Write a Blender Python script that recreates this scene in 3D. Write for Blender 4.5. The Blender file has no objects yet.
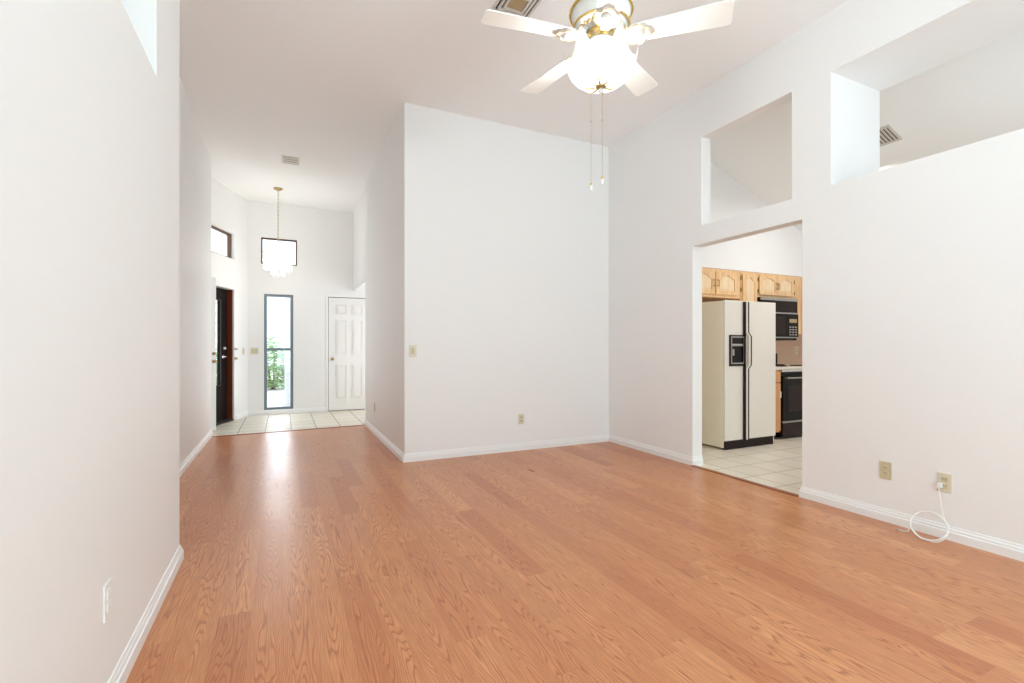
import bpy, bmesh, math, random
from mathutils import Vector, Matrix
PI = math.pi
S = bpy.context.scene
COL = S.collection

# ---------------------------------------------------------------- camera, world, lights, exposure
cam_data = bpy.data.cameras.new('camera'); cam = bpy.data.objects.new('camera', cam_data); COL.objects.link(cam)
cam.location = (0, 0, 1.15); cam.rotation_euler = (PI/2, 0, -math.radians(25.505))
cam_data.sensor_width = 36; cam_data.lens = 36*480/1024; cam_data.shift_y = 5.5/1024
cam_data.clip_start = 0.02; cam_data.clip_end = 200
S.camera = cam
w = bpy.data.worlds.new('world'); S.world = w; w.use_nodes = True
w.node_tree.nodes['Background'].inputs[0].default_value = (0.86, 0.93, 1.0, 1)
w.node_tree.nodes['Background'].inputs[1].default_value = 2.6
S.view_settings.view_transform = 'Standard'; S.view_settings.look = 'None'
S.view_settings.gamma = 1; S.view_settings.use_curve_mapping = False
S.view_settings.exposure = 0.16
try:
    S.cycles.use_denoising = True; S.cycles.sample_clamp_indirect = 6.0
    S.cycles.max_bounces = 14; S.cycles.diffuse_bounces = 8; S.cycles.transparent_max_bounces = 16
    S.cycles.caustics_reflective = False; S.cycles.caustics_refractive = False
except Exception: pass

def area(name, loc, rot, sx, sy, power, color=(1, 1, 1)):
    d = bpy.data.lights.new(name, 'AREA'); d.shape = 'RECTANGLE'; d.size = sx; d.size_y = sy
    d.energy = power; d.color = color
    o = bpy.data.objects.new(name, d); COL.objects.link(o); o.location = loc; o.rotation_euler = rot
    return o
def point(name, loc, power, color, r=0.05):
    d = bpy.data.lights.new(name, 'POINT'); d.energy = power; d.color = color; d.shadow_soft_size = r
    o = bpy.data.objects.new(name, d); COL.objects.link(o); o.location = loc
    return o
# daylight through the big glazed doors behind the camera, and the foyer window; the other lamps are added fill
area('daylight_back', (1.6, -3.85, 1.5), (math.radians(95), 0, 0), 3.6, 2.5, 20, (0.70, 0.943, 1.000))
area('fill_back_up', (1.6, -3.85, 0.9), (math.radians(140), 0, 0), 3.6, 1.5, 54, (0.60, 0.90, 1.000))  # added fill low in the door opening, tilted up to brighten the ceiling
area('fill_right_up', (3.50, -2.2, 1.5), (0, math.radians(143), 0), 2.2, 2.2, 100, (0.65, 0.94, 1.04))  # added uplight off camera; the right wall has no window here
area('fill_left_up', (-0.46, -2.4, 1.4), (0, math.radians(-140), 0), 2.2, 2.2, 100, (0.65, 0.94, 1.04))  # added fill beside the windowless left wall, aimed at the ceiling
area('fill_kitchen_down', (5.5, 3.0, 3.05), (0, 0, 0), 0.3, 0.3, 17, (1.000, 1.000, 1.000))  # added downward fill hidden behind the pier, no fixture modelled
area('fill_kitchen', (5.9, -1.3, 1.3), (math.radians(95), 0, 0), 2.2, 1.4, 27, (0.851, 0.894, 1.000))  # unseen fill added to brighten the kitchen, not a window
area('daylight_window', (-0.06, 9.3, 1.1), (-PI/2, 0, 0), 0.42, 1.9, 9.5, (0.947, 0.947, 1.000))
area('fill_hall', (2.45, 8.2, 1.3), (0, PI/2, 0), 1.6, 1.4, 21, (0.905, 0.952, 1.000))  # added fill for the foyer, from a side hall without windows

# ---------------------------------------------------------------- material helpers
def srgb(r, g, b):
    f = lambda c: ((c/255)/12.92 if c/255 <= 0.04045 else (((c/255)+0.055)/1.055)**2.4)
    return (f(r), f(g), f(b), 1)
def mat(name, color, rough=0.6, metal=0.0, bump=0, bscale=60, trans=0, spec=0.5, emit=None, var=0, vscale=3, coat=0):
    m = bpy.data.materials.new(name); m.use_nodes = True
    nt = m.node_tree; b = nt.nodes['Principled BSDF']
    b.inputs['Base Color'].default_value = color; b.inputs['Roughness'].default_value = rough
    b.inputs['Metallic'].default_value = metal; b.inputs['Specular IOR Level'].default_value = spec
    b.inputs['Transmission Weight'].default_value = trans; b.inputs['Coat Weight'].default_value = coat
    if emit: b.inputs['Emission Color'].default_value = emit[0]; b.inputs['Emission Strength'].default_value = emit[1]
    tc = nt.nodes.new('ShaderNodeTexCoord')
    if bump:
        n = nt.nodes.new('ShaderNodeTexNoise'); n.inputs['Scale'].default_value = bscale; n.inputs['Detail'].default_value = 3
        nt.links.new(tc.outputs['Object'], n.inputs['Vector'])
        bp = nt.nodes.new('ShaderNodeBump'); bp.inputs['Strength'].default_value = bump; bp.inputs['Distance'].default_value = 0.004
        nt.links.new(n.outputs['Fac'], bp.inputs['Height']); nt.links.new(bp.outputs['Normal'], b.inputs['Normal'])
    if var:
        n = nt.nodes.new('ShaderNodeTexNoise'); n.inputs['Scale'].default_value = vscale; n.inputs['Detail'].default_value = 4
        nt.links.new(tc.outputs['Object'], n.inputs['Vector'])
        mx = nt.nodes.new('ShaderNodeMixRGB'); mx.inputs[1].default_value = tuple(c*(1-var) for c in color[:3])+(1,)
        mx.inputs[2].default_value = tuple(min(1, c*(1+var)) for c in color[:3])+(1,)
        nt.links.new(n.outputs['Fac'], mx.inputs[0]); nt.links.new(mx.outputs[0], b.inputs['Base Color'])
    return m

M = {}
M['wall'] = mat('painted_wall', (0.86, 0.855, 0.848, 1), 0.55, bump=0.06, bscale=90, spec=0.3, var=0.006, vscale=1.5)
M['ceiling'] = mat('painted_ceiling', (0.93, 0.928, 0.925, 1), 0.8, bump=0.16, bscale=45, spec=0.2)
M['trim'] = mat('trim_white', (0.86, 0.86, 0.855, 1), 0.35)
M['door'] = mat('door_white', (0.85, 0.835, 0.81, 1), 0.4)
M['plate'] = mat('almond_plastic', srgb(218, 211, 188), 0.4)
M['plate_white'] = mat('painted_plate', (0.85, 0.845, 0.83, 1), 0.45)
M['plate_dark'] = mat('tan_plastic', srgb(202, 192, 160), 0.4)
M['slot'] = mat('slot_dark', (0.02, 0.018, 0.015, 1), 0.6)
M['cable'] = mat('cable_white', (0.84, 0.84, 0.82, 1), 0.4)
M['brass'] = mat('polished_brass', (0.83, 0.56, 0.16, 1), 0.22, metal=1.0)
M['brass_pale'] = mat('pale_brass', (0.62, 0.54, 0.38, 1), 0.4, metal=0.7)
M['brass_dark'] = mat('aged_brass', (0.48, 0.33, 0.14, 1), 0.35, metal=1.0)
M['black'] = mat('black_enamel', (0.006, 0.005, 0.0045, 1), 0.3, spec=0.2)
M['brown_black'] = mat('dark_brown_plastic', (0.02, 0.010, 0.008, 1), 0.35, spec=0.25)
M['smoke_glass'] = mat('smoked_glass', (0.016, 0.006, 0.005, 1), 0.2, spec=0.25)
M['grey_metal'] = mat('brushed_grey_metal', (0.45, 0.43, 0.41, 1), 0.35, metal=0.8)
M['chrome'] = mat('chrome', (0.75, 0.74, 0.72, 1), 0.15, metal=1.0)
M['fridge'] = mat('fridge_door_enamel', srgb(232, 227, 217), 0.35, bump=0.08, bscale=260)
M['fridge_side'] = mat('fridge_side_almond', srgb(243, 235, 212), 0.4, bump=0.08, bscale=260)
M['fan_white'] = mat('fan_blade_white', (0.86, 0.845, 0.80, 1), 0.4, bump=0.03, bscale=30)
M['alu'] = mat('window_aluminium', srgb(112, 122, 130), 0.4, metal=0.4)
M['bronze'] = mat('window_bronze', srgb(92, 62, 38), 0.45)
M['red_wood'] = mat('red_brown_wood', srgb(118, 50, 26), 0.4, var=0.15, vscale=8)
M['dark_wood'] = mat('dark_stained_wood', srgb(26, 14, 10), 0.7, spec=0.15, var=0.25, vscale=10)
M['tan_wall'] = mat('backsplash_tan', srgb(212, 178, 152), 0.6, bump=0.03)
M['counter'] = mat('counter_laminate', srgb(228, 218, 202), 0.35)
M['vent'] = mat('vent_enamel', srgb(214, 208, 200), 0.4)
M['vent_tan'] = mat('vent_tan_enamel', srgb(178, 152, 110), 0.5)
M['concrete'] = mat('pale_concrete', srgb(205, 203, 198), 0.85, bump=0.1, var=0.05, vscale=1.2)
M['stucco'] = mat('white_stucco', (0.84, 0.84, 0.83, 1), 0.85, bump=0.25, bscale=30)
M['leaf'] = mat('shrub_leaf', srgb(150, 188, 120), 0.5, var=0.35, vscale=5)
M['twig'] = mat('shrub_twig', srgb(96, 74, 52), 0.8)
M['threshold'] = mat('threshold_wood', srgb(150, 84, 50), 0.35, var=0.12, vscale=12)
M['bulb'] = mat('lit_bulb', (1, 0.95, 0.85, 1), 0.5, emit=((1.0, 0.95, 0.86, 1), 6.0))
M['candle_bulb'] = mat('lit_candle_bulb', (1, 0.95, 0.85, 1), 0.5, emit=((1.0, 0.9, 0.75, 1), 5.0))

def glass_pane():
    m = bpy.data.materials.new('window_glass'); m.use_nodes = True; nt = m.node_tree; nt.nodes.clear()
    o = nt.nodes.new('ShaderNodeOutputMaterial'); t = nt.nodes.new('ShaderNodeBsdfTransparent'); g = nt.nodes.new('ShaderNodeBsdfGlossy')
    g.inputs['Roughness'].default_value = 0.03; t.inputs[0].default_value = (0.96, 0.98, 0.98, 1)
    mx = nt.nodes.new('ShaderNodeMixShader'); mx.inputs[0].default_value = 0.06
    nt.links.new(t.outputs[0], mx.inputs[1]); nt.links.new(g.outputs[0], mx.inputs[2]); nt.links.new(mx.outputs[0], o.inputs[0])
    return m
M['glass'] = glass_pane()
def frosted(name, color, clear, gloss=0.12):
    m = bpy.data.materials.new(name); m.use_nodes = True; nt = m.node_tree; nt.nodes.clear()
    o = nt.nodes.new('ShaderNodeOutputMaterial')
    tr = nt.nodes.new('ShaderNodeBsdfTranslucent'); tr.inputs[0].default_value = color
    di = nt.nodes.new('ShaderNodeBsdfDiffuse'); di.inputs[0].default_value = color
    tp = nt.nodes.new('ShaderNodeBsdfTransparent'); gl = nt.nodes.new('ShaderNodeBsdfGlossy'); gl.inputs['Roughness'].default_value = 0.1
    a = nt.nodes.new('ShaderNodeMixShader'); a.inputs[0].default_value = 0.35
    b = nt.nodes.new('ShaderNodeMixShader'); b.inputs[0].default_value = clear
    c = nt.nodes.new('ShaderNodeMixShader'); c.inputs[0].default_value = gloss
    L = nt.links.new
    L(tr.outputs[0], a.inputs[1]); L(di.outputs[0], a.inputs[2]); L(a.outputs[0], b.inputs[1]); L(tp.outputs[0], b.inputs[2])
    L(b.outputs[0], c.inputs[1]); L(gl.outputs[0], c.inputs[2]); L(c.outputs[0], o.inputs[0])
    return m
M['shade_glass'] = frosted('frosted_petal_glass', (0.85, 0.83, 0.78, 1), 0.86)
M['crystal'] = frosted('crystal_prism_glass', (0.86, 0.85, 0.80, 1), 0.74, 0.2)

class NT:
    """small helper for building node maths"""
    def __init__(s, nt): s.nt = nt
    def n(s, kind, **kw):
        x = s.nt.nodes.new(kind)
        for k, v in kw.items(): setattr(x, k, v)
        return x
    def link(s, a, b): s.nt.links.new(a, b)
    def math(s, op, a, b=None, c=None):
        x = s.nt.nodes.new('ShaderNodeMath'); x.operation = op
        for i, v in enumerate((a, b, c)):
            if v is None: continue
            if isinstance(v, (int, float)): x.inputs[i].default_value = v
            else: s.link(v, x.inputs[i])
        return x.outputs[0]
    def comb(s, a, b, c):
        x = s.nt.nodes.new('ShaderNodeCombineXYZ')
        for i, v in enumerate((a, b, c)):
            if isinstance(v, (int, float)): x.inputs[i].default_value = v
            else: s.link(v, x.inputs[i])
        return x.outputs[0]
    def ramp(s, fac, stops):
        x = s.nt.nodes.new('ShaderNodeValToRGB'); s.link(fac, x.inputs[0])
        e = x.color_ramp.elements
        while len(e) > 1: e.remove(e[-1])
        e[0].position, e[0].color = stops[0]
        for p, c in stops[1:]:
            k = e.new(p); k.color = c
        return x.outputs[0]
    def mix(s, fac, a, b, blend='MIX'):
        x = s.nt.nodes.new('ShaderNodeMixRGB'); x.blend_type = blend
        for i, v in enumerate((fac, a, b)):
            if isinstance(v, (int, float)): x.inputs[i].default_value = v
            elif isinstance(v, tuple): x.inputs[i].default_value = v
            else: s.link(v, x.inputs[i])
        return x.outputs[0]

def wood_floor():
    m = bpy.data.materials.new('oak_laminate'); m.use_nodes = True; nt = m.node_tree; b = nt.nodes['Principled BSDF']; H = NT(nt)
    tc = H.n('ShaderNodeTexCoord'); sp = H.n('ShaderNodeSeparateXYZ'); H.link(tc.outputs['Object'], sp.inputs[0])
    X, Y = sp.outputs[0], sp.outputs[1]
    W = 0.122
    row = H.math('FLOOR', H.math('DIVIDE', X, W))
    wn = H.n('ShaderNodeTexWhiteNoise', noise_dimensions='1D'); H.link(row, wn.inputs['W'])
    v = H.math('ADD', H.math('DIVIDE', Y, 1.05), H.math('MULTIPLY', wn.outputs['Value'], 9.7))
    colm = H.math('FLOOR', v)
    wid = H.n('ShaderNodeTexWhiteNoise', noise_dimensions='2D'); H.link(H.comb(row, colm, 0), wid.inputs['Vector'])
    rid = wid.outputs['Value']
    # growth-ring contours: cathedral arches stretched along the plank
    nz = H.n('ShaderNodeTexNoise'); nz.inputs['Scale'].default_value = 1.0; nz.inputs['Detail'].default_value = 2.2; nz.inputs['Roughness'].default_value = 0.45
    H.link(H.comb(H.math('MULTIPLY', X, 10.0), H.math('MULTIPLY', Y, 0.85), H.math('MULTIPLY', rid, 37.0)), nz.inputs['Vector'])
    fx = H.math('SUBTRACT', H.math('FRACT', H.math('DIVIDE', X, W)), 0.5)
    arch = H.math('MULTIPLY', H.math('MULTIPLY', fx, fx), 0.9)
    field = H.math('ADD', nz.outputs['Fac'], arch)
    rings = H.math('FRACT', H.math('MULTIPLY', field, 27.0))
    line = H.math('SMOOTH_MIN', rings, H.math('MULTIPLY', H.math('SUBTRACT', 1.0, rings), 2.4), 0.2)
    # pores
    po = H.n('ShaderNodeTexNoise'); po.inputs['Scale'].default_value = 1.0; po.inputs['Detail'].default_value = 3
    H.link(H.comb(H.math('MULTIPLY', X, 260.0), H.math('MULTIPLY', Y, 9.0), rid), po.inputs['Vector'])
    big = H.n('ShaderNodeTexNoise'); big.inputs['Scale'].default_value = 1.0; big.inputs['Detail'].default_value = 2
    H.link(H.comb(H.math('MULTIPLY', X, 5.0), H.math('MULTIPLY', Y, 1.1), rid), big.inputs['Vector'])
    base = H.ramp(rid, [(0.0, srgb(194, 122, 78)), (0.35, srgb(216, 150, 102)), (0.7, srgb(208, 139, 91)), (1.0, srgb(226, 163, 113))])
    dark = H.ramp(line, [(0.0, (1, 1, 1, 1)), (0.14, (0.6, 0.6, 0.6, 1)), (0.34, (0, 0, 0, 1))])
    c1 = H.mix(H.math('MULTIPLY', dark, 0.76), base, srgb(152, 84, 50))
    pf = H.ramp(po.outputs['Fac'], [(0.42, (1, 1, 1, 1)), (0.60, (0, 0, 0, 1))])
    c2 = H.mix(H.math('MULTIPLY', pf, 0.34), c1, srgb(160, 88, 52))
    bf = H.ramp(big.outputs['Fac'], [(0.35, (1, 1, 1, 1)), (0.65, (0, 0, 0, 1))])
    c3 = H.mix(H.math('MULTIPLY', bf, 0.18), c2, srgb(172, 104, 66))
    # joints
    ey = H.math('MULTIPLY', H.math('SUBTRACT', 0.5, H.math('ABSOLUTE', H.math('SUBTRACT', H.math('FRACT', v), 0.5))), 1.05)
    ex = H.math('MULTIPLY', H.math('SUBTRACT', 0.5, H.math('ABSOLUTE', fx)), W)
    e = H.math('MINIMUM', ex, ey)
    jf = H.ramp(H.math('MULTIPLY', e, 400.0), [(0.15, (1, 1, 1, 1)), (0.5, (0, 0, 0, 1))])
    c4 = H.mix(H.math('MULTIPLY', jf, 0.35), c3, srgb(140, 78, 48))
    H.link(c4, b.inputs['Base Color'])
    b.inputs['Roughness'].default_value = 0.27; b.inputs['Specular IOR Level'].default_value = 0.5
    rr = H.math('ADD', H.math('MULTIPLY', big.outputs['Fac'], 0.10), 0.25); H.link(rr, b.inputs['Roughness'])
    bp = H.n('ShaderNodeBump'); bp.inputs['Strength'].default_value = 0.05; bp.inputs['Distance'].default_value = 0.001
    H.link(po.outputs['Fac'], bp.inputs['Height']); H.link(bp.outputs['Normal'], b.inputs['Normal'])
    return m
M['wood'] = wood_floor()

def tiles(name, size, c1, c2, grout, ox=0, oy=0, rough=0.3, gw=0.005):
    m = bpy.data.materials.new(name); m.use_nodes = True; nt = m.node_tree; b = nt.nodes['Principled BSDF']; H = NT(nt)
    tc = H.n('ShaderNodeTexCoord'); sp = H.n('ShaderNodeSeparateXYZ'); H.link(tc.outputs['Object'], sp.inputs[0])
    u = H.math('DIVIDE', H.math('SUBTRACT', sp.outputs[0], ox), size); v = H.math('DIVIDE', H.math('SUBTRACT', sp.outputs[1], oy), size)
    wn = H.n('ShaderNodeTexWhiteNoise', noise_dimensions='2D'); H.link(H.comb(H.math('FLOOR', u), H.math('FLOOR', v), 0), wn.inputs['Vector'])
    ns = H.n('ShaderNodeTexNoise'); ns.inputs['Scale'].default_value = 7; ns.inputs['Detail'].default_value = 5; H.link(tc.outputs['Object'], ns.inputs['Vector'])
    base = H.mix(H.math('MULTIPLY', H.math('ADD', wn.outputs['Value'], ns.outputs['Fac']), 0.5), c1, c2)
    d = lambda t: H.math('SUBTRACT', 0.5, H.math('ABSOLUTE', H.math('SUBTRACT', H.math('FRACT', t), 0.5)))
    e = H.math('MULTIPLY', H.math('MINIMUM', d(u), d(v)), size)
    g = H.math('LESS_THAN', e, gw)
    H.link(H.mix(g, base, grout), b.inputs['Base Color'])
    b.inputs['Roughness'].default_value = rough
    bp = H.n('ShaderNodeBump'); bp.inputs['Strength'].default_value = 0.4; bp.inputs['Distance'].default_value = 0.002; bp.invert = True
    H.link(g, bp.inputs['Height']); H.link(bp.outputs['Normal'], b.inputs['Normal'])
    return m
M['foyer_tile'] = tiles('foyer_tile', 0.325, srgb(212, 203, 186), srgb(226, 219, 204), srgb(120, 108, 92), ox=0.105, oy=7.46, rough=0.45)
M['kitchen_tile'] = tiles('kitchen_tile', 0.31, srgb(226, 216, 196), srgb(240, 232, 216), srgb(184, 168, 142), ox=3.78, oy=2.62, rough=0.35)

def oak(name, ca, cb):
    m = bpy.data.materials.new(name); m.use_nodes = True; nt = m.node_tree; b = nt.nodes['Principled BSDF']; H = NT(nt)
    tc = H.n('ShaderNodeTexCoord'); mp = H.n('ShaderNodeMapping'); mp.inputs['Scale'].default_value = (30, 30, 2.5); H.link(tc.outputs['Object'], mp.inputs[0])
    n = H.n('ShaderNodeTexNoise'); n.inputs['Scale'].default_value = 1.2; n.inputs['Detail'].default_value = 5; n.inputs['Distortion'].default_value = 0.6
    H.link(mp.outputs[0], n.inputs['Vector'])
    H.link(H.ramp(n.outputs['Fac'], [(0.35, ca), (0.65, cb)]), b.inputs['Base Color']); b.inputs['Roughness'].default_value = 0.4
    return m
M['oak'] = oak('honey_oak', srgb(222, 176, 124), srgb(238, 204, 158))
M['oak_panel'] = oak('honey_oak_panel_glare', srgb(232, 200, 158), srgb(244, 220, 184))  # lighter copy of the oak, glare on the panels put into the colour
M['oak_deep'] = oak('orange_oak', srgb(205, 145, 92), srgb(226, 170, 116))

# ---------------------------------------------------------------- mesh helpers
def add_box(bm, x0, x1, y0, y1, z0, z1, bev=0.0, mtx=None):
    r = bmesh.ops.create_cube(bm, size=1.0)
    vs = r['verts']
    for v in vs:
        v.co = Vector(((x0+x1)/2+v.co.x*(x1-x0), (y0+y1)/2+v.co.y*(y1-y0), (z0+z1)/2+v.co.z*(z1-z0)))
    if bev > 0:
        es = list({e for v in vs for e in v.link_edges})
        g = bmesh.ops.bevel(bm, geom=es, offset=bev, segments=2, affect='EDGES', profile=0.6)
        vs = list({v for f in g['faces'] for v in f.verts} | {v for v in vs if v.is_valid})
    if mtx is not None:
        for v in vs: v.co = mtx @ v.co
    return bm
def new(): return bmesh.new()
def box(*a, **k): return add_box(new(), *a, **k)
def add_tube(bm, pts, r, n=10, cap=True, closed=False):
    pts = [Vector(p) for p in pts]; rings = []; N = len(pts); prev = None
    for i, p in enumerate(pts):
        if closed: t = pts[(i+1) % N]-pts[i-1]
        else: t = pts[min(i+1, N-1)]-pts[max(i-1, 0)]
        t.normalize()
        if prev is None:
            a = Vector((0, 0, 1)) if abs(t.z) < 0.9 else Vector((1, 0, 0)); u = t.cross(a).normalized()
        else: u = (prev-t*prev.dot(t)).normalized()
        prev = u; q = t.cross(u); rr = r[i] if isinstance(r, (list, tuple)) else r
        rings.append([bm.verts.new(p+(u*math.cos(2*PI*k/n)+q*math.sin(2*PI*k/n))*rr) for k in range(n)])
    for i in range(N if closed else N-1):
        A, B = rings[i], rings[(i+1) % N]
        for k in range(n): bm.faces.new((A[k], A[(k+1) % n], B[(k+1) % n], B[k]))
    if cap and not closed: bm.faces.new(rings[0][::-1]); bm.faces.new(rings[-1])
    return bm
def add_lathe(bm, prof, c=(0, 0, 0), n=32, mod=None, cap=False):
    c = Vector(c); rings = []
    for i, (r, z) in enumerate(prof):
        ring = []
        for k in range(n):
            a = 2*PI*k/n; rr, zz = (r, z) if mod is None else mod(i, a, r, z)
            ring.append(bm.verts.new(c+Vector((rr*math.cos(a), rr*math.sin(a), zz))))
        rings.append(ring)
    for A, B in zip(rings, rings[1:]):
        for k in range(n): bm.faces.new((A[k], A[(k+1) % n], B[(k+1) % n], B[k]))
    if cap: bm.faces.new(rings[0][::-1]); bm.faces.new(rings[-1])
    return bm
def add_torus(bm, R, r, c, n=40, k=10):
    return add_tube(bm, [Vector(c)+Vector((R*math.cos(2*PI*i/n), R*math.sin(2*PI*i/n), 0)) for i in range(n)], r, k, closed=True)
def add_prism(bm, outline, depth, mtx):
    """outline in local xy, extruded along local z from 0 to depth"""
    a = [bm.verts.new(mtx @ Vector((x, y, 0))) for x, y in outline]; b = [bm.verts.new(mtx @ Vector((x, y, depth))) for x, y in outline]
    bm.faces.new(a[::-1]); bm.faces.new(b); n = len(a)
    for i in range(n): bm.faces.new((a[i], a[(i+1) % n], b[(i+1) % n], b[i]))
    return bm
def add_frame(bm, outer, inner, depth, mtx):
    """flat ring between two outlines, extruded"""
    for z in (0, depth):
        vo = [bm.verts.new(mtx @ Vector((x, y, z))) for x, y in outer]; vi = [bm.verts.new(mtx @ Vector((x, y, z))) for x, y in inner]
        es = [bm.edges.new((L[i], L[(i+1) % len(L)])) for L in (vo, vi) for i in range(len(L))]
        bmesh.ops.triangle_fill(bm, edges=es, use_beauty=True)
        if z == 0: so, si = vo, vi
        else:
            for P, Q in ((so, vo), (si, vi)):
                for i in range(len(P)): bm.faces.new((P[i], P[(i+1) % len(P)], Q[(i+1) % len(P)], Q[i]))
    return bm
def obj(name, bm, m, parent=None, smooth=False, loc=None):
    bmesh.ops.recalc_face_normals(bm, faces=bm.faces)
    me = bpy.data.meshes.new(name); bm.to_mesh(me); bm.free()
    o = bpy.data.objects.new(name, me); COL.objects.link(o); me.materials.append(M[m] if isinstance(m, str) else m)
    if smooth:
        for p in me.polygons: p.use_smooth = True
        me.set_sharp_from_angle(angle=math.radians(38))
    if parent is not None: o.parent = parent
    if loc is not None: o.location = loc
    return o
def tag(o, label=None, cat=None, group=None, kind=None):
    if label: o['label'] = label
    if cat: o['category'] = cat
    if group: o['group'] = group
    if kind: o['kind'] = kind
    return o
def thing(name, label, cat, loc=(0, 0, 0), rotz=0, group=None, kind=None):
    o = bpy.data.objects.new(name, None); COL.objects.link(o); o.location = loc; o.rotation_euler = (0, 0, rotz); o.empty_display_size = 0.1
    return tag(o, label, cat, group, kind)
def struct(name, bm, m, label, cat, smooth=False): return tag(obj(name, bm, m, smooth=smooth), label, cat, kind='structure')
def copy_tree(o, parent=None):
    c = o.copy(); COL.objects.link(c); c.parent = parent
    for ch in list(o.children): copy_tree(ch, c)
    return c

def wall_bm(bm, p0, p1, thick, z0, z1, holes=(), cuts=()):
    """wall whose room face runs p0->p1; the thickness lies to the right of that direction. holes (u0,u1,za,zb)"""
    p0, p1 = Vector(p0), Vector(p1); d = p1-p0; L = d.length; d.normalize(); n = Vector((d.y, -d.x))
    us = sorted({0.0, L}|{min(max(h[i], 0), L) for h in holes for i in (0, 1)}); zs = sorted({z0, z1}|{min(max(h[i], z0), z1) for h in holes for i in (2, 3)})
    def solid(i, j):
        if i < 0 or j < 0 or i >= len(us)-1 or j >= len(zs)-1: return False
        cu, cz = (us[i]+us[i+1])/2, (zs[j]+zs[j+1])/2
        return not any(h[0] < cu < h[1] and h[2] < cz < h[3] for h in holes)
    V = {}
    def vert(i, j, s):
        if (i, j, s) not in V:
            q = p0+d*us[i]+n*(thick if s else 0); V[(i, j, s)] = bm.verts.new((q.x, q.y, zs[j]))
        return V[(i, j, s)]
    for i in range(len(us)-1):
        for j in range(len(zs)-1):
            if not solid(i, j): continue
            for s in (0, 1): bm.faces.new((vert(i, j, s), vert(i+1, j, s), vert(i+1, j+1, s), vert(i, j+1, s)))
            for (di, dj, a, b) in ((-1, 0, (i, j), (i, j+1)), (1, 0, (i+1, j), (i+1, j+1)), (0, -1, (i, j), (i+1, j)), (0, 1, (i, j+1), (i+1, j+1))):
                if not solid(i+di, j+dj): bm.faces.new((vert(*a, 0), vert(*b, 0), vert(*b, 1), vert(*a, 1)))
    return bm
BASE = [(0, 0), (0.017, 0), (0.017, 0.048), (0.011, 0.053), (0.011, 0.064), (0.006, 0.073), (0.005, 0.082), (0, 0.084)]
def sweep_bm(bm, path, prof, side=1, z=0):
    """profile (offset, height) swept along a floor polyline; offset goes to the left of travel when side=1"""
    P = [Vector(p) for p in path]; rings = []
    for i, p in enumerate(P):
        def nrm(a, b): t = (b-a).normalized(); return Vector((-t.y, t.x))*side
        if i == 0: m = nrm(P[0], P[1])
        elif i == len(P)-1: m = nrm(P[-2], P[-1])
        else:
            a, b = nrm(P[i-1], P[i]), nrm(P[i], P[i+1]); m = (a+b); m = m/ (m.length_squared/2)
        rings.append([bm.verts.new((p.x+m.x*o, p.y+m.y*o, z+h)) for o, h in prof])
    for A, B in zip(rings, rings[1:]):
        for k in range(len(prof)): bm.faces.new((A[k], A[(k+1) % len(prof)], B[(k+1) % len(prof)], B[k]))
    bm.faces.new(rings[0]); bm.faces.new(rings[-1][::-1])
    return bm

# ---------------------------------------------------------------- the shell
H = 3.59; XR = 3.592; XL = -0.504; XF = -0.84; XC = 1.095; YB = 4.785; YF = 9.12; YK = 4.60
EL = (XF, 7.19); ER = (XC, 7.32)       # edge between wood and foyer tile
def poly(pts, z0, z1):
    bm = new(); a = [bm.verts.new((x, y, z0)) for x, y in pts]; b = [bm.verts.new((x, y, z1)) for x, y in pts]
    bm.faces.new(a[::-1]); bm.faces.new(b)
    for i in range(len(a)): bm.faces.new((a[i], a[(i+1) % len(a)], b[(i+1) % len(a)], b[i]))
    return bm
struct('floor', poly([(-1.2, -4.1), (XR, -4.1), (XR, 4.85), (XC, 4.85), ER, EL, (XF, 3.0), (-1.2, 3.0)], -0.1, 0), 'wood',
       'glossy orange-brown oak plank floor running through the main room and corridor', 'floor')
struct('floor_foyer', poly([EL, ER, (XC, 7.33), (2.75, 7.25), (2.75, 9.25), (-0.6, 9.25), (-1.6, 6.8), (-1.6, 6.75), (-0.9, 6.75), (-0.9, 7.19)], -0.1, 0), 'foyer_tile',
       'pale cream square tile floor of the foyer at the corridor end', 'floor')
struct('floor_kitchen', poly([(XR, -1.5), (7.4, -1.5), (7.4, 4.9), (XR, 4.9)], -0.1, 0), 'kitchen_tile',
       'beige tile floor of the kitchen beyond the doorway', 'floor')
struct('ceiling', poly([(-1.8, -4.2), (4.235, -4.2), (4.235, 4.85), (3.0, 9.4), (-1.8, 9.4)], H, H+0.1), 'ceiling',
       'flat high off-white ceiling over the main room, corridor and foyer', 'ceiling')
# kitchen ceiling slopes down away from the main room
def kz(x): return 3.82-0.394*(x-3.74)
bm = new(); q = [(3.75, -1.5), (7.4, -1.5), (7.4, 4.9), (3.75, 4.9)]
a = [bm.verts.new((x, y, kz(x))) for x, y in q]; b = [bm.verts.new((x, y, kz(x)+0.1)) for x, y in q]
bm.faces.new(a); bm.faces.new(b[::-1])
for i in range(4): bm.faces.new((a[i], a[(i+1) % 4], b[(i+1) % 4], b[i]))
struct('ceiling_kitchen', bm, 'ceiling', 'sloping pale ceiling of the kitchen, seen through the high openings', 'ceiling')

# left near wall, thick, with a deep high niche
bm = wall_bm(new(), (XL, 3.11), (XL, -4.0), 0.6, 0, H, [(3.11-2.591, 3.11+1.2, 2.345, 3.2)])
add_box(bm, XL-0.66, XL-0.6, -4.0, 3.11, 0, H)
struct('wall_left', bm, 'wall', 'white wall close on the left with a high deep niche', 'wall')
struct('wall_corridor_left', wall_bm(new(), (XF, 7.30), (XF, 3.11), 0.12, 0, H), 'wall', 'white corridor wall on the left beyond the near wall', 'wall')
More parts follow.
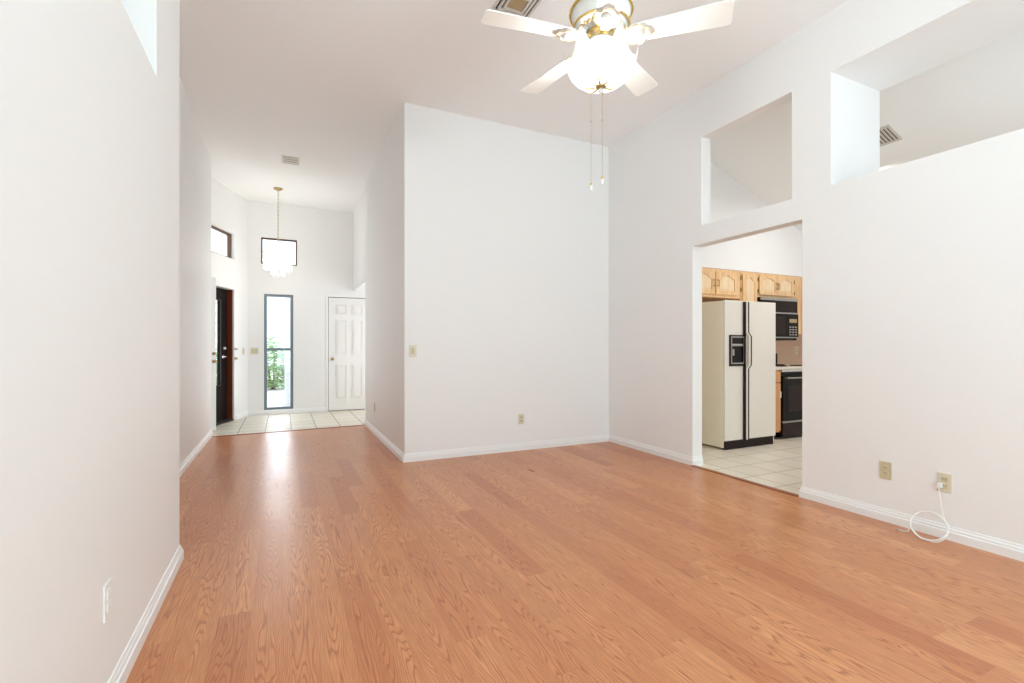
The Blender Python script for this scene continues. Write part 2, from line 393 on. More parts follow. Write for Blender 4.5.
# right wall with doorway and high openings
bm = wall_bm(new(), (XR, 2.362), (XR, YB), 0.125, 0, H, [(-0.01, 3.455-2.362, -0.01, 2.13), (2.445-2.362, 3.349-2.362, 2.307, 3.148)])
wall_bm(bm, (XR, -4.0), (XR, 2.362), 0.62, 0, H, [(-0.9+4, 2.150+4, 2.326, 3.15)])
struct('wall_right', bm, 'wall', 'white right wall with kitchen doorway and two high openings', 'wall')
struct('wall_back', wall_bm(new(), (3.74, YB), (XC, YB), 0.12, 0, H), 'wall', 'plain white wall facing the camera, left of the far right corner', 'wall')
bm = wall_bm(new(), (XC, YB+0.12), (XC, 7.32), 0.16, 0, H); add_box(bm, 1.15, 1.27, 7.3205, YF, 2.155, H)
struct('wall_corridor_right', bm, 'wall', 'white corridor wall on the right with header over side hall', 'wall')
Q = Vector((-0.535, YF)); P0 = Vector((-0.928, 8.08)); dA = (P0-Q).normalized(); nA = Vector((dA.y, -dA.x))
struct('wall_foyer_back', wall_bm(new(), (2.75, YF), (Q.x, Q.y), 0.14, 0, H,
       [(2.75-0.16, 2.75+0.29, 0.075, 2.05), (2.75-0.22, 2.75+0.335, 2.555, 3.005), (2.75-1.455, 2.75-0.725, -0.01, 2.045)]), 'wall',
       'white foyer end wall with tall window and six-panel door', 'wall')
struct('wall_foyer_angled', wall_bm(new(), Q, Q+dA*2.42, 0.14, 0, H, [(0.475, 2.28, -0.01, 2.045), (0.43, 2.28, 2.525, 2.925)]), 'wall',
       'angled white foyer wall with front doors and high window', 'wall')
bm = wall_bm(new(), (-1.5, 6.85), (-0.9, 6.85), 0.1, 0, H)
struct('wall_foyer_side', bm, 'wall', 'short white foyer wall hidden behind the corridor wall', 'wall')
bm = wall_bm(new(), (1.2, 7.2), (2.75, 7.2), 0.1, 0, H); wall_bm(bm, (2.65, 7.1), (2.65, YF), 0.1, 0, H)
struct('wall_hall', bm, 'wall', 'white side hall walls beyond the corridor', 'wall')
# kitchen walls
bm = wall_bm(new(), (7.3, YK), (3.74, YK), 0.2, 0, 3.82)
struct('wall_kitchen_back', bm, 'tan_wall', 'tan kitchen wall behind the stove', 'wall')
struct('wall_kitchen_soffit', box(3.74, 7.3, 4.27, YK, 2.122, 3.82), 'wall', 'white kitchen wall above the oak wall cabinets', 'wall')
bm = wall_bm(new(), (7.2, -1.5), (7.2, 4.7), 0.1, 0, 3.6); wall_bm(bm, (4.2, -1.4), (7.2, -1.4), 0.1, 0, 3.6)
struct('wall_kitchen_side', bm, 'wall', 'white kitchen side walls out of sight', 'wall')
# wall behind the camera with glazed doors
struct('wall_behind', wall_bm(new(), (-1.2, -4.0), (3.7, -4.0), 0.14, 0, H, [(0.9, 4.5, 0.0, 2.75)]), 'wall', 'white wall behind the camera with glazed doors', 'wall')

# baseboards
bb = lambda n, path, lab, side=1: struct(n, sweep_bm(new(), path, BASE, side), 'trim', lab, 'baseboard')
bb('baseboard_left', [(XF, 3.11), (XL, 3.11), (XL, -4.0)], 'white baseboard along the near left wall', 1)
bb('baseboard_corridor_left', [(XF, 3.11), (XF, 7.30), (XF-0.11, 7.30)], 'white baseboard along the left corridor wall', -1)
bb('baseboard_corridor_right', [(XC, YB), (XC, 7.32), (XC+0.16, 7.32)], 'white baseboard along the right corridor wall', 1)
bb('baseboard_back', [(XR, YB), (XC, YB), (XC, YB+0.001)], 'white baseboard below the plain back wall', 1)
bb('baseboard_right', [(XR, YB), (XR, 3.455), (XR+0.125, 3.455)], 'white baseboard between far corner and kitchen doorway', -1)
bb('baseboard_right_near', [(XR+0.3, 2.362), (XR, 2.362), (XR, -4.0)], 'white baseboard right of the kitchen doorway', -1)
bb('baseboard_foyer', [(0.68, YF), (Q.x, Q.y), tuple(Q+dA*0.41)], 'white baseboard under the tall foyer window', 1)
# thresholds
struct('trim_1', box(XR-0.035, XR+0.012, 2.38, 3.44, 0.0, 0.007, bev=0.002), 'threshold', 'thin red-brown strip on the kitchen doorway floor', 'threshold')
bm = new(); dv = (Vector(ER)-Vector(EL)).normalized(); nv = Vector((-dv.y, dv.x))
A = [Vector(EL)+dv*0.02-nv*0.02, Vector(ER)-dv*0.02-nv*0.02, Vector(ER)-dv*0.02+nv*0.012, Vector(EL)+dv*0.02+nv*0.012]
struct('trim_2', poly([tuple(p) for p in A], 0, 0.006), 'threshold', 'thin red-brown strip between corridor wood and foyer tile', 'threshold')

# ---------------------------------------------------------------- windows
def rect(x0, x1, y0, y1): return [(x0, y0), (x1, y0), (x1, y1), (x0, y1)]
def vert_mtx(origin, d, n):
    """local x along d, local y up, local z along n"""
    m = Matrix.Identity(4); m.col[0] = (d[0], d[1], 0, 0); m.col[1] = (0, 0, 1, 0); m.col[2] = (n[0], n[1], 0, 0); m.col[3] = (origin[0], origin[1], 0, 1)
    return m
def window(name, mtx, x0, x1, z0, z1, fw, fm, label, rails=(), depth=0.05):
    t = thing(name, label, 'window', kind='structure')
    bm = new(); add_frame(bm, rect(x0, x1, z0, z1), rect(x0+fw, x1-fw, z0+fw, z1-fw), depth, mtx)
    for r in rails: add_prism(bm, rect(x0+fw, x1-fw, r-0.022, r+0.022), depth, mtx)
    obj('frame', bm, fm, t)
    obj('pane', add_prism(new(), rect(x0+fw*0.9, x1-fw*0.9, z0+fw*0.9, z1-fw*0.9), 0.004, mtx @ Matrix.Translation((0, 0, depth/2))), 'glass', t)
    return t
mB = vert_mtx((0, YF+0.035), (1, 0), (0, 1))
window('window_1', mB, -0.29, 0.16, 0.075, 2.05, 0.045, 'alu', 'tall narrow foyer window with grey frame beside the closet door', rails=(1.11,))
window('window_2', mB, -0.335, 0.22, 2.555, 3.005, 0.024, 'bronze', 'small square high window behind the chandelier')
oA = Q+nA*0.05
mA = vert_mtx(oA, dA, nA)
window('window_3', mA, 0.43, 2.28, 2.525, 2.925, 0.028, 'bronze', 'high brown-framed window above the front doors')
mK = vert_mtx((0, -4.07), (1, 0), (0, -1))
window('window_4', mK, -0.3, 3.3, 0.0, 2.75, 0.06, 'alu', 'wide glazed doors behind the camera')

# ---------------------------------------------------------------- doors
def six_panel(bm_slab, bm_pan, x0, x1, z0, z1, mtx, th=0.04):
    """slab with six raised panels on the side facing -local z"""
    add_prism(bm_slab, rect(x0, x1, z0, z1), th, mtx)
    W_, H_ = x1-x0, z1-z0
    cols = [(x0+0.18*W_, x0+0.43*W_), (x0+0.57*W_, x0+0.82*W_)]
    rows = [(z0+0.11*H_, z0+0.41*H_), (z0+0.50*H_, z0+0.80*H_), (z0+0.855*H_, z0+0.94*H_)]
    for a, b in cols:
        for c, d in rows:
            o = rect(a, b, c, d); i_ = rect(a+0.009, b-0.009, c+0.009, d-0.009)
            add_frame(bm_pan, o, i_, 0.014, mtx @ Matrix.Translation((0, 0, -0.0139)))
            k = 0.026
            add_prism(bm_pan, rect(a+k, b-k, c+k, d-k), 0.011, mtx @ Matrix.Translation((0, 0, -0.0109)))
def knob(name, p, n, parent, m='brass', r=0.027, L=0.05):
    n = Vector(n).normalized(); p = Vector(p)
    bm = new(); add_tube(bm, [p, p+n*0.006, p+n*0.008, p+n*0.022, p+n*0.028, p+n*(L-0.006), p+n*L], [r*1.05, r*1.05, r*0.4, r*0.4, r*0.85, r, r*0.6], 16)
    return obj(name, bm, m, parent, smooth=True)
d3 = thing('door_3', 'closed white six-panel door with brass knob at the foyer end', 'door', kind='structure')
s_, p_ = new(), new(); mD = vert_mtx((0, YF+0.02), (1, 0), (0, 1)); six_panel(s_, p_, 0.735, 1.445, 0.012, 2.035, mD)
obj('door_leaf', s_, 'door', d3); obj('panel', p_, 'door', d3)
knob('door_knob', (0.80, YF+0.02, 0.935), (0, -1, 0), d3, 'brass_dark')
bm = new()
bm_c = [(0, 0), (0.055, 0), (0.055, 0.01), (0.045, 0.016), (0.012, 0.016), (0, 0.008)]
add_box(bm, 0.685, 0.725, YF-0.008, YF+0.001, 0, 2.085, bev=0.003); add_box(bm, 0.725, 1.50, YF-0.008, YF+0.001, 2.045, 2.085, bev=0.003); add_box(bm, 1.455, 1.50, YF-0.014, YF+0.001, 0, 2.045, bev=0.003)
struct('door_backing', box(0.6, 1.6, YF+0.12, YF+0.9, 0.0, 2.3), 'dark_wood', 'added dark backing box behind the six-panel door', 'wall')  # unseen box added to stop outdoor light leaking round the door
struct('trim_3', bm, 'trim', 'white casing around the six-panel door', 'door casing')
# dark outer door in the angled wall
d1 = thing('door_1', 'dark brown front door with narrow glass in the angled foyer wall', 'door', kind='structure')
mO = vert_mtx(Q+nA*0.085, dA, nA)
bm = new(); add_frame(bm, rect(0.49, 1.385, 0.03, 2.044), rect(0.70, 1.05, 0.57, 1.86), 0.045, mO)
obj('door_leaf', bm, 'dark_wood', d1)
obj('glass_panel', add_prism(new(), rect(0.70, 1.05, 0.57, 1.86), 0.006, mO @ Matrix.Translation((0, 0, 0.02))), 'glass', d1)
bm = new()
for k in range(9): add_prism(bm, rect(0.70, 1.05, 0.6+0.15*k, 0.612+0.15*k), 0.01, mO @ Matrix.Translation((0, 0, 0.015)))
add_frame(bm, rect(0.695, 1.055, 0.565, 1.865), rect(0.705, 1.045, 0.575, 1.855), 0.012, mO @ Matrix.Translation((0, 0, -0.012)))
obj('muntin', bm, 'slot', d1)
def along(u, off, z): p = Q+dA*u+nA*off; return Vector((p.x, p.y, z))
knob('deadbolt', along(0.60, 0.085, 1.13), (-nA.x, -nA.y, 0), d1, 'chrome', 0.024, 0.03)
hb = new(); base = along(0.62, 0.085, 1.0); n3 = Vector((-nA.x, -nA.y, 0)); d3v = Vector((dA.x, dA.y, 0))
add_tube(hb, [base, base+n3*0.04, base+n3*0.05+d3v*0.01, base+n3*0.05+d3v*0.11], 0.009, 10)
add_tube(hb, [base+n3*0.0, base+n3*0.008], 0.028, 16)
obj('door_handle', hb, 'chrome', d1, smooth=True)
obj('leaf_second', add_prism(new(), rect(1.39, 2.27, 0.03, 2.044), 0.045, mO), 'dark_wood', d1)
bm = new(); add_prism(bm, rect(0.4755, 0.49, 0.0, 2.045), 0.13, vert_mtx(Q+nA*0.012, dA, nA))
struct('trim_4', bm, 'red_wood', 'red-brown wooden frame inside the front doorway', 'door frame')
struct('trim_5', add_prism(new(), rect(0.47, 2.28, 0.0, 0.022), 0.15, vert_mtx(Q-nA*0.01, dA, nA)), 'slot', 'dark metal sill under the front door', 'door sill')
bm = new(); mC = vert_mtx(Q-nA*0.013, dA, nA)
add_prism(bm, rect(0.415, 0.475, 0, 2.105), 0.014, mC); add_prism(bm, rect(0.475, 2.33, 2.045, 2.105), 0.014, mC)
cs = struct('trim_6', bm, 'trim', 'white casing around the front doorway', 'door casing')
for z, r in ((1.118, 0.018), (0.97, 0.022)): knob('latch_knob', along(0.445, -0.013, z), (-nA.x, -nA.y, 0), cs, 'brass_dark', r, 0.035)
# open white leaf
d2 = thing('door_2', 'open white front door leaf seen nearly edge-on past the corridor wall', 'door', kind='structure')
hg = Vector((-1.325, 6.974)); fe = Vector((-0.828, 7.68)); dl = (fe-hg).normalized(); nl = Vector((-dl.y, dl.x)); Lw = (fe-hg).length
mL = vert_mtx(hg, dl, nl); s_, p_ = new(), new(); six_panel(s_, p_, 0.0, Lw, 0.015, 2.10, mL, 0.044)
obj('door_leaf', s_, 'trim', d2); obj('panel', p_, 'trim', d2)
kp = hg+dl*(Lw-0.045)
knob('door_knob', (kp.x, kp.y, 0.955), (dl.y, -dl.x, 0), d2, 'brass_dark', 0.022, 0.04)
knob('deadbolt', (kp.x, kp.y, 1.06), (dl.y, -dl.x, 0), d2, 'brass_dark', 0.02, 0.02)

# ---------------------------------------------------------------- outdoors beyond the foyer
struct('ground', box(-14, 14, 9.27, 40, -0.2, -0.06), 'concrete', 'pale concrete ground outside the foyer window', 'ground')
col = thing('porch_column', 'white square porch column outside the tall window', 'column', (0.17, 10.75, -0.06))
obj('shaft', box(-0.14, 0.22, -0.18, 0.18, 0.12, 2.7, bev=0.01), 'stucco', col)
obj('base', box(-0.18, 0.26, -0.22, 0.22, 0.0, 0.12, bev=0.01), 'stucco', col)
obj('capital', box(-0.18, 0.26, -0.22, 0.22, 2.7, 2.82, bev=0.01), 'stucco', col)
def shrub(loc, rx, ry, h, seed, label):
    rnd = random.Random(seed); t = thing('garden_shrub', label, 'shrub', loc, group='shrubs outside the foyer window')
    bm = new()
    for k in range(7):
        a = rnd.uniform(0, 2*PI); add_tube(bm, [(0.04*math.cos(a), 0.04*math.sin(a), 0), (rx*0.3*math.cos(a), ry*0.3*math.sin(a), h*0.4), (rx*0.6*math.cos(a), ry*0.6*math.sin(a), h*0.75)], [0.02, 0.014, 0.006], 6)
    obj('stem', bm, 'twig', t, smooth=True)
    bm = new()
    for k in range(2600):
        v = Vector((rnd.gauss(0, 1), rnd.gauss(0, 1), rnd.gauss(0, 1))).normalized(); rr = rnd.uniform(0.55, 1.0)*(1+0.12*math.sin(v.x*9+seed)+0.1*math.sin(v.z*8))
        c = Vector((v.x*rx*rr, v.y*ry*rr, 0.04+abs(h*0.42+v.z*h*0.55*rr))); s = rnd.uniform(0.035, 0.07)
        R = Matrix.Rotation(rnd.uniform(0, 6.3), 3, 'Z') @ Matrix.Rotation(rnd.uniform(-1.2, 1.2), 3, 'X')
        pts = [(-s, 0, 0), (0, -s*0.4, 0.01), (s, 0, 0), (0, s*0.4, 0.01)]
        bm.faces.new([bm.verts.new(c+R @ Vector(p)) for p in pts])
    obj('foliage', bm, 'leaf', t)
shrub((-0.25, 15.3, -0.06), 0.55, 0.5, 1.45, 3, 'leafy green shrub outside, seen through the left of the tall window')
shrub((0.75, 15.9, -0.06), 0.6, 0.5, 1.25, 5, 'leafy green shrub outside, behind the white porch column')
shrub((-1.5, 15.9, -0.06), 0.6, 0.5, 1.3, 8, 'leafy green shrub outside, left of the one in the tall window')

# ---------------------------------------------------------------- ceiling fan
FC = Vector((1.563, 2.152, 0)); BZ = 2.82
fan = thing('ceiling_fan', 'white and brass ceiling fan with lit petal-glass shade', 'ceiling fan', (FC.x, FC.y, H))
def L0(z): return z-H
obj('canopy', add_lathe(new(), [(0.0, 0), (0.075, 0), (0.078, -0.02), (0.06, -0.06), (0.02, -0.075), (0, -0.075)], n=32), 'fan_white', fan, smooth=True)
obj('downrod', add_tube(new(), [(0, 0, -0.07), (0, 0, L0(3.04))], 0.013, 16), 'brass', fan, smooth=True)
obj('motor_housing', add_lathe(new(), [(0.0, L0(3.06)), (0.05, L0(3.06)), (0.10, L0(3.045)), (0.155, L0(3.01)), (0.165, L0(2.97)), (0.150, L0(2.93)), (0.148, L0(2.89)), (0.13, L0(2.872)), (0.07, L0(2.868)), (0.0, L0(2.868))], n=48), 'fan_white', fan, smooth=True)
bm = new(); add_torus(bm, 0.168, 0.0065, (0, 0, L0(2.968)), 56, 10); obj('upper_ring', bm, 'brass', fan, smooth=True)
bm = new(); add_torus(bm, 0.153, 0.0055, (0, 0, L0(2.885)), 56, 10); obj('lower_ring', bm, 'brass', fan, smooth=True)
bm = new()
for k in range(30):      # pierced fretwork around the housing underside
    a = 2*PI*k/30; c = Vector((0.122*math.cos(a), 0.122*math.sin(a), L0(2.868)))
    bmesh.ops.create_uvsphere(bm, u_segments=10, v_segments=6, radius=0.0075, matrix=Matrix.Translation(c))
obj('bead_ring', bm, 'brass', fan, smooth=True)
bm = new()
for k in range(20):
    a = 2*PI*k/20; add_tube(bm, [(0.078*math.cos(a), 0.078*math.sin(a), L0(2.864)), (0.096*math.cos(a+0.06), 0.096*math.sin(a+0.06), L0(2.86)), (0.112*math.cos(a), 0.112*math.sin(a), L0(2.864))], 0.004, 6)
obj('scroll_ornament', bm, 'fan_white', fan, smooth=True)
obj('neck', add_lathe(new(), [(0.066, L0(2.868)), (0.070, L0(2.855)), (0.058, L0(2.845)), (0.052, L0(2.825)), (0.064, L0(2.815)), (0.0, L0(2.812))], n=32), 'brass', fan, smooth=True)
obj('light_fitter', add_lathe(new(), [(0.05, L0(2.815)), (0.075, L0(2.805)), (0.078, L0(2.775)), (0.05, L0(2.765)), (0, L0(2.765))], n=32), 'fan_white', fan, smooth=True)
# petal glass bowl
prof = [(0.012, 2.572), (0.05, 2.570), (0.082, 2.574), (0.115, 2.590), (0.148, 2.615), (0.170, 2.642), (0.180, 2.660), (0.188, 2.680)]
def petal(i, a, r, z):
    t = i/(len(prof)-1); w_ = abs(math.cos(3*(a-math.radians(144))))
    return r*(1+0.05*t*(w_-0.6)+0.07*(t**5)*w_**5), L0(z)+0.115*(t**5)*(w_**5)
obj('glass_shade', add_lathe(new(), prof, n=144, mod=petal), 'shade_glass', fan, smooth=True)
pr2 = [(0.010, 2.600), (0.04, 2.606), (0.065, 2.64), (0.078, 2.68), (0.082, 2.73), (0.088, 2.79)]
def petal2(i, a, r, z):
    t = i/(len(pr2)-1); w_ = abs(math.cos(4*a+PI/4)); return r*(1+0.09*t*(w_-0.4)), L0(z)+0.045*(t**4)*w_
obj('inner_petals', add_lathe(new(), pr2, n=96, mod=petal2), 'shade_glass', fan, smooth=True)
bm = new()
for k in range(8):       # ribs of the petals on the underside
    a = PI/4*k; add_tube(bm, [(0.03*math.cos(a), 0.03*math.sin(a), L0(2.568)), (0.06*math.cos(a), 0.06*math.sin(a), L0(2.568)), (0.10*math.cos(a), 0.10*math.sin(a), L0(2.580))], [0.005, 0.006, 0.002], 6)
obj('petal_rib', bm, 'brass_dark', fan, smooth=True)
obj('finial_plate', add_lathe(new(), [(0.0, 2.574-H), (0.030, 2.574-H), (0.027, 2.564-H), (0.010, 2.558-H), (0.0, 2.558-H)], n=24), 'brass_dark', fan, smooth=True)
obj('finial', add_lathe(new(), [(0.0, 2.560-H), (0.008, 2.558-H), (0.014, 2.548-H), (0.014, 2.540-H), (0.007, 2.530-H), (0.0, 2.528-H)], n=20), 'trim', fan, smooth=True)
for k in range(3):
    a = 2*PI*k/3+0.4
    bm = new(); bmesh.ops.create_uvsphere(bm, u_segments=16, v_segments=10, radius=0.024, matrix=Matrix.Translation((0.052*math.cos(a), 0.052*math.sin(a), L0(2.725))))
    add_tube(bm, [(0.045*math.cos(a), 0.045*math.sin(a), L0(2.77)), (0.05*math.cos(a), 0.05*math.sin(a), L0(2.74))], 0.011, 12)
    obj('bulb', bm, 'bulb', fan, smooth=True)
# blades
bl = [(0.175, -0.056), (0.24, -0.060), (0.40, -0.067), (0.58, -0.074), (0.645, -0.074), (0.657, -0.060), (0.657, 0.060), (0.645, 0.074), (0.58, 0.074), (0.40, 0.067), (0.24, 0.060), (0.175, 0.056), (0.165, 0.04), (0.165, -0.04)]
iron = [(0.095, -0.018), (0.125, -0.022), (0.140, -0.044), (0.160, -0.062), (0.185, -0.058), (0.198, -0.066), (0.220, -0.054), (0.228, -0.034), (0.250, -0.024), (0.262, 0.0)]
iron = iron+[(x, -y) for x, y in reversed(iron[:-1])]
def make_blade():
    b0 = obj('blade', add_prism(new(), bl, 0.007, Matrix.Rotation(math.radians(-11), 4, 'X')), 'fan_white', None)
    i0 = obj('blade_iron', add_prism(new(), iron, 0.007, Matrix.Translation((0, 0, -0.009)) @ Matrix.Rotation(math.radians(-11), 4, 'X')), 'fan_white', b0)
    RX = Matrix.Translation((0, 0, -0.0105)) @ Matrix.Rotation(math.radians(-11), 4, 'X')
    bm = new(); add_tube(bm, [RX @ Vector((x, y, 0)) for x, y in iron], 0.0028, 8, closed=True)
    obj('gold_edge', bm, 'brass', b0, smooth=True)
    bm = new(); bmesh.ops.create_uvsphere(bm, u_segments=16, v_segments=10, radius=0.034, matrix=Matrix.Translation((0.190, 0, -0.012)) @ Matrix.Diagonal((1, 1, 0.45, 1)))
    obj('rosette', bm, 'fan_white', b0, smooth=True)
    bm = new(); add_tube(bm, [(0.085, 0, 0.05), (0.10, 0, 0.035), (0.115, 0, 0.005), (0.15, 0, -0.006)], [0.011, 0.011, 0.011, 0.008], 10)
    obj('arm', bm, 'fan_white', b0, smooth=True)
    return b0
bp_ = make_blade()
for k in range(5):
    b_ = bp_ if k == 0 else copy_tree(bp_)
    b_.parent = fan; b_.location = (0, 0, L0(BZ)); b_.rotation_euler = (0, 0, math.radians(-45+72*k))
# pull chains
for nm, (x, y), z0, z1, mk, r in (('pull_chain', (1.505, 2.16), 2.575, 2.035, 'shade_glass', 0.010), ('pull_chain', (1.558, 2.132), 2.565, 2.07, 'shade_glass', 0.009)):
    lx, ly = x-FC.x, y-FC.y; bm = new(); add_tube(bm, [(lx, ly, z0-H), (lx, ly, z1-H)], 0.0010, 6)
    for j in range(int((z0-z1)/0.012)):
        bmesh.ops.create_icosphere(bm, subdivisions=1, radius=0.0018, matrix=Matrix.Translation((lx, ly, z1-H+0.012*j)))
    bmesh.ops.create_uvsphere(bm, u_segments=8, v_segments=6, radius=0.004, matrix=Matrix.Translation((lx, ly, z1-H+(z0-z1)*0.62)))
    c = obj(nm, bm, 'vent_tan', fan)
    obj('chain_cap', add_lathe(new(), [(0.0, z1-H+0.004), (0.004, z1-H+0.004), (0.007, z1-H-0.012), (0, z1-H-0.012)], (lx, ly, 0), 12), 'brass', c, smooth=True)
    obj('pull_drop', add_lathe(new(), [(0.0, z1-H-0.008), (0.006, z1-H-0.012), (r, z1-H-0.028), (r*0.8, z1-H-0.038), (0, z1-H-0.044)], (lx, ly, 0), 16), 'fan_white', c, smooth=True)
point('fan_lamp', (FC.x, FC.y, 2.70), 38, (0.90, 0.98, 1.0), 0.05)

# ---------------------------------------------------------------- foyer chandelier
CH = (-0.069, 8.218)
ch = thing('chandelier', 'lit tiered crystal chandelier hanging in the foyer', 'chandelier', (CH[0], CH[1], H))
Lc = lambda z: z-H
obj('canopy', add_lathe(new(), [(0, 0), (0.065, 0), (0.062, -0.012), (0.03, -0.03), (0, -0.032)], n=28), 'brass_dark', ch, smooth=True)
bm = new(); zc = Lc(2.64)
n_l = int((-0.03-zc)/0.03)
for k in range(n_l):
    c = Vector((0, 0, -0.045-0.03*k)); a = PI/2*(k % 2)
    add_tube(bm, [c+Vector((0.009*math.cos(t)*math.cos(a), 0.009*math.cos(t)*math.sin(a), 0.019*math.sin(t))) for t in [2*PI*j/12 for j in range(12)]], 0.0028, 6, closed=True)
add_tube(bm, [(0.004, 0, -0.03), (0.006, 0.002, zc)], 0.002, 6)
obj('chain', bm, 'brass_pale', ch, smooth=True)
bm = new()
for R, z in ((0.202, 2.60), (0.18, 2.48), (0.092, 2.36)): add_torus(bm, R, 0.006, (0, 0, Lc(z)), 40, 8)
for k in range(4):
    a = PI/2*k; add_tube(bm, [(0, 0, Lc(2.64)), (0.12*math.cos(a), 0.12*math.sin(a), Lc(2.625)), (0.202*math.cos(a), 0.202*math.sin(a), Lc(2.60))], 0.004, 6)
    add_tube(bm, [(0.202*math.cos(a), 0.202*math.sin(a), Lc(2.60)), (0.18*math.cos(a), 0.18*math.sin(a), Lc(2.48)), (0.095*math.cos(a), 0.095*math.sin(a), Lc(2.36))], 0.003, 6)
add_tube(bm, [(0, 0, Lc(2.65)), (0, 0, Lc(2.40))], 0.008, 10)
obj('frame', bm, 'brass', ch, smooth=True)
def prism_drop(length, wdt):
    bm = new(); w2 = wdt/2
    o = [(-w2, 0), (-w2*0.4, w2*0.7), (w2*0.4, w2*0.7), (w2, 0), (w2*0.4, -w2*0.7), (-w2*0.4, -w2*0.7)]
    A = [bm.verts.new((x, y, -0.006)) for x, y in o]; B = [bm.verts.new((x, y, -length+0.014)) for x, y in o]; t = bm.verts.new((0, 0, 0)); b = bm.verts.new((0, 0, -length))
    for i in range(6):
        j = (i+1) % 6; bm.faces.new((A[i], A[j], B[j], B[i])); bm.faces.new((A[i], t, A[j])); bm.faces.new((B[j], b, B[i]))
    return obj('crystal_prism', bm, 'crystal', None)
for R, z, ln, cnt, wd in ((0.205, 2.61, 0.07, 18, 0.022), (0.200, 2.555, 0.13, 26, 0.034), (0.185, 2.46, 0.145, 24, 0.036), (0.095, 2.37, 0.13, 12, 0.036)):
    src = prism_drop(ln, wd)
    for k in range(cnt):
        a = 2*PI*k/cnt; o = src if k == 0 else src.copy()
        if k: COL.objects.link(o)
        o.parent = ch; o.location = (R*math.cos(a), R*math.sin(a), Lc(z)); o.rotation_euler = (0, 0, a+PI/2)
for k in range(5):
    a = 2*PI*k/5; bm = new(); add_lathe(bm, [(0, 2.545-H), (0.010, 2.54-H), (0.015, 2.50-H), (0.009, 2.47-H), (0.009, 2.45-H), (0, 2.45-H)], (0.11*math.cos(a), 0.11*math.sin(a), 0), 12)
    obj('candle_bulb', bm, 'candle_bulb', ch, smooth=True)
point('chandelier_lamp', (CH[0], CH[1], 2.45), 17, (1.000, 0.96, 0.86), 0.08)

# ---------------------------------------------------------------- ceiling vents
v1 = thing('ceiling_vent', 'square louvred air vent on the ceiling beside the fan', 'air vent', (1.495, 3.045, H))
bm = new()
for k, hs in enumerate((0.14, 0.108, 0.078)):
    add_frame(bm, rect(-hs, hs, -hs, hs), rect(-hs+0.017, hs-0.017, -hs+0.017, hs-0.017), 0.012+0.005*k, Matrix.Translation((0, 0, -0.012-0.005*k)))
obj('louvre_frame', bm, 'vent', v1)
obj('center_plate', box(-0.056, 0.056, -0.056, 0.056, -0.016, -0.008), 'vent_tan', v1)
obj('duct', box(-0.125, 0.125, -0.125, 0.125, -0.0035, -0.0005), 'slot', v1)
def register(name, label, loc, lx, ly, rot, slats, tilt=15, cover=0.86):
    t = thing(name, label, 'air vent', loc); t.rotation_euler = rot
    obj('frame', add_frame(new(), rect(-lx, lx, -ly, ly), rect(-lx+0.025, lx-0.025, -ly+0.025, ly-0.025), 0.008, Matrix.Translation((0, 0, -0.008))), 'vent', t)
    obj('duct', box(-lx+0.02, lx-0.02, -ly+0.02, ly-0.02, -0.002, -0.0005), 'slot', t)
    for k in range(slats):
        f = (k+0.5)/slats*2-1
        m_ = Matrix.Translation((0, f*(ly-0.03), -0.006)) @ Matrix.Rotation(math.radians(tilt), 4, 'X')
        o = box(-lx+0.025, lx-0.025, -(ly-0.03)/slats*cover, (ly-0.03)/slats*cover, -0.001, 0.001, mtx=m_); obj('slat', o, 'vent', t)
    return t
register('ceiling_vent', 'small louvred vent on the ceiling near the chandelier canopy', (0.09, 6.90, H), 0.105, 0.14, (0, 0, 0), 3, -20, 0.45)
ang = math.atan(0.394)
register('ceiling_vent', 'louvred vent on the sloping kitchen ceiling behind the high opening', (5.29, 2.72, kz(5.29)), 0.125, 0.16, (0, ang, 0), 8)

# ---------------------------------------------------------------- outlets and switches
def plate(kind, label, loc, rotz, m='plate', w_=0.07, h_=0.115, gangs=1, plug=False):
    """mounted on a wall; local -y faces the room"""
    t = thing(kind, label, 'light switch' if kind == 'light_switch' else 'outlet', loc, rotz)
    obj('cover_plate', box(-w_/2, w_/2, -0.006, 0.0, -h_/2, h_/2, bev=0.0025), m, t)
    if kind == 'light_switch':
        for g in range(gangs):
            cx = (g-(gangs-1)/2)*0.046
            obj('rocker', box(cx-0.016, cx+0.016, -0.010, -0.005, -0.032, 0.032, bev=0.0015), 'plate_dark', t)
    else:
        for s in (-1, 1):
            so = obj('socket', box(-0.017, 0.017, -0.0085, -0.005, s*0.0195-0.014, s*0.0195+0.014, bev=0.002), 'plate_dark' if m == 'plate' else m, t)
            bm = new()
            for q in (-1, 1): add_box(bm, q*0.006-0.001, q*0.006+0.001, -0.0092, -0.0083, s*0.0195-0.002, s*0.0195+0.007)
            obj('slot', bm, m if m == 'plate_white' else 'slot', so)
    return t
plate('wall_outlet', 'almond outlet low on the plain back wall', (2.396, YB, 0.347), 0)
plate('light_switch', 'almond light switch at the left edge of the back wall', (1.178, YB, 1.11), 0, w_=0.075, h_=0.12)
plate('wall_outlet', 'almond outlet on the right wall nearer the kitchen doorway, nothing plugged in', (XR, 1.797, 0.336), PI/2*-1, m='plate_dark')
pw = plate('wall_outlet', 'ivory outlet above the coiled white cable on the right wall', (XR, 1.484, 0.335), -PI/2)
plate('wall_outlet', 'outlet low on the right corridor wall, seen edge-on', (XC, 6.503, 0.357), -PI/2, m='plate_dark')
plate('wall_outlet', 'white painted outlet low on the near left wall', (XL, 1.922, 0.35), PI/2, m='plate_white')
plate('light_switch', 'single almond switch between front door and tall foyer window', (*(Q+dA*0.15), 1.083), math.atan2(-dA.y, -dA.x))
plate('light_switch', 'double-gang almond switch left of the tall foyer window', (-0.432, YF, 1.083), 0, w_=0.118, gangs=2)

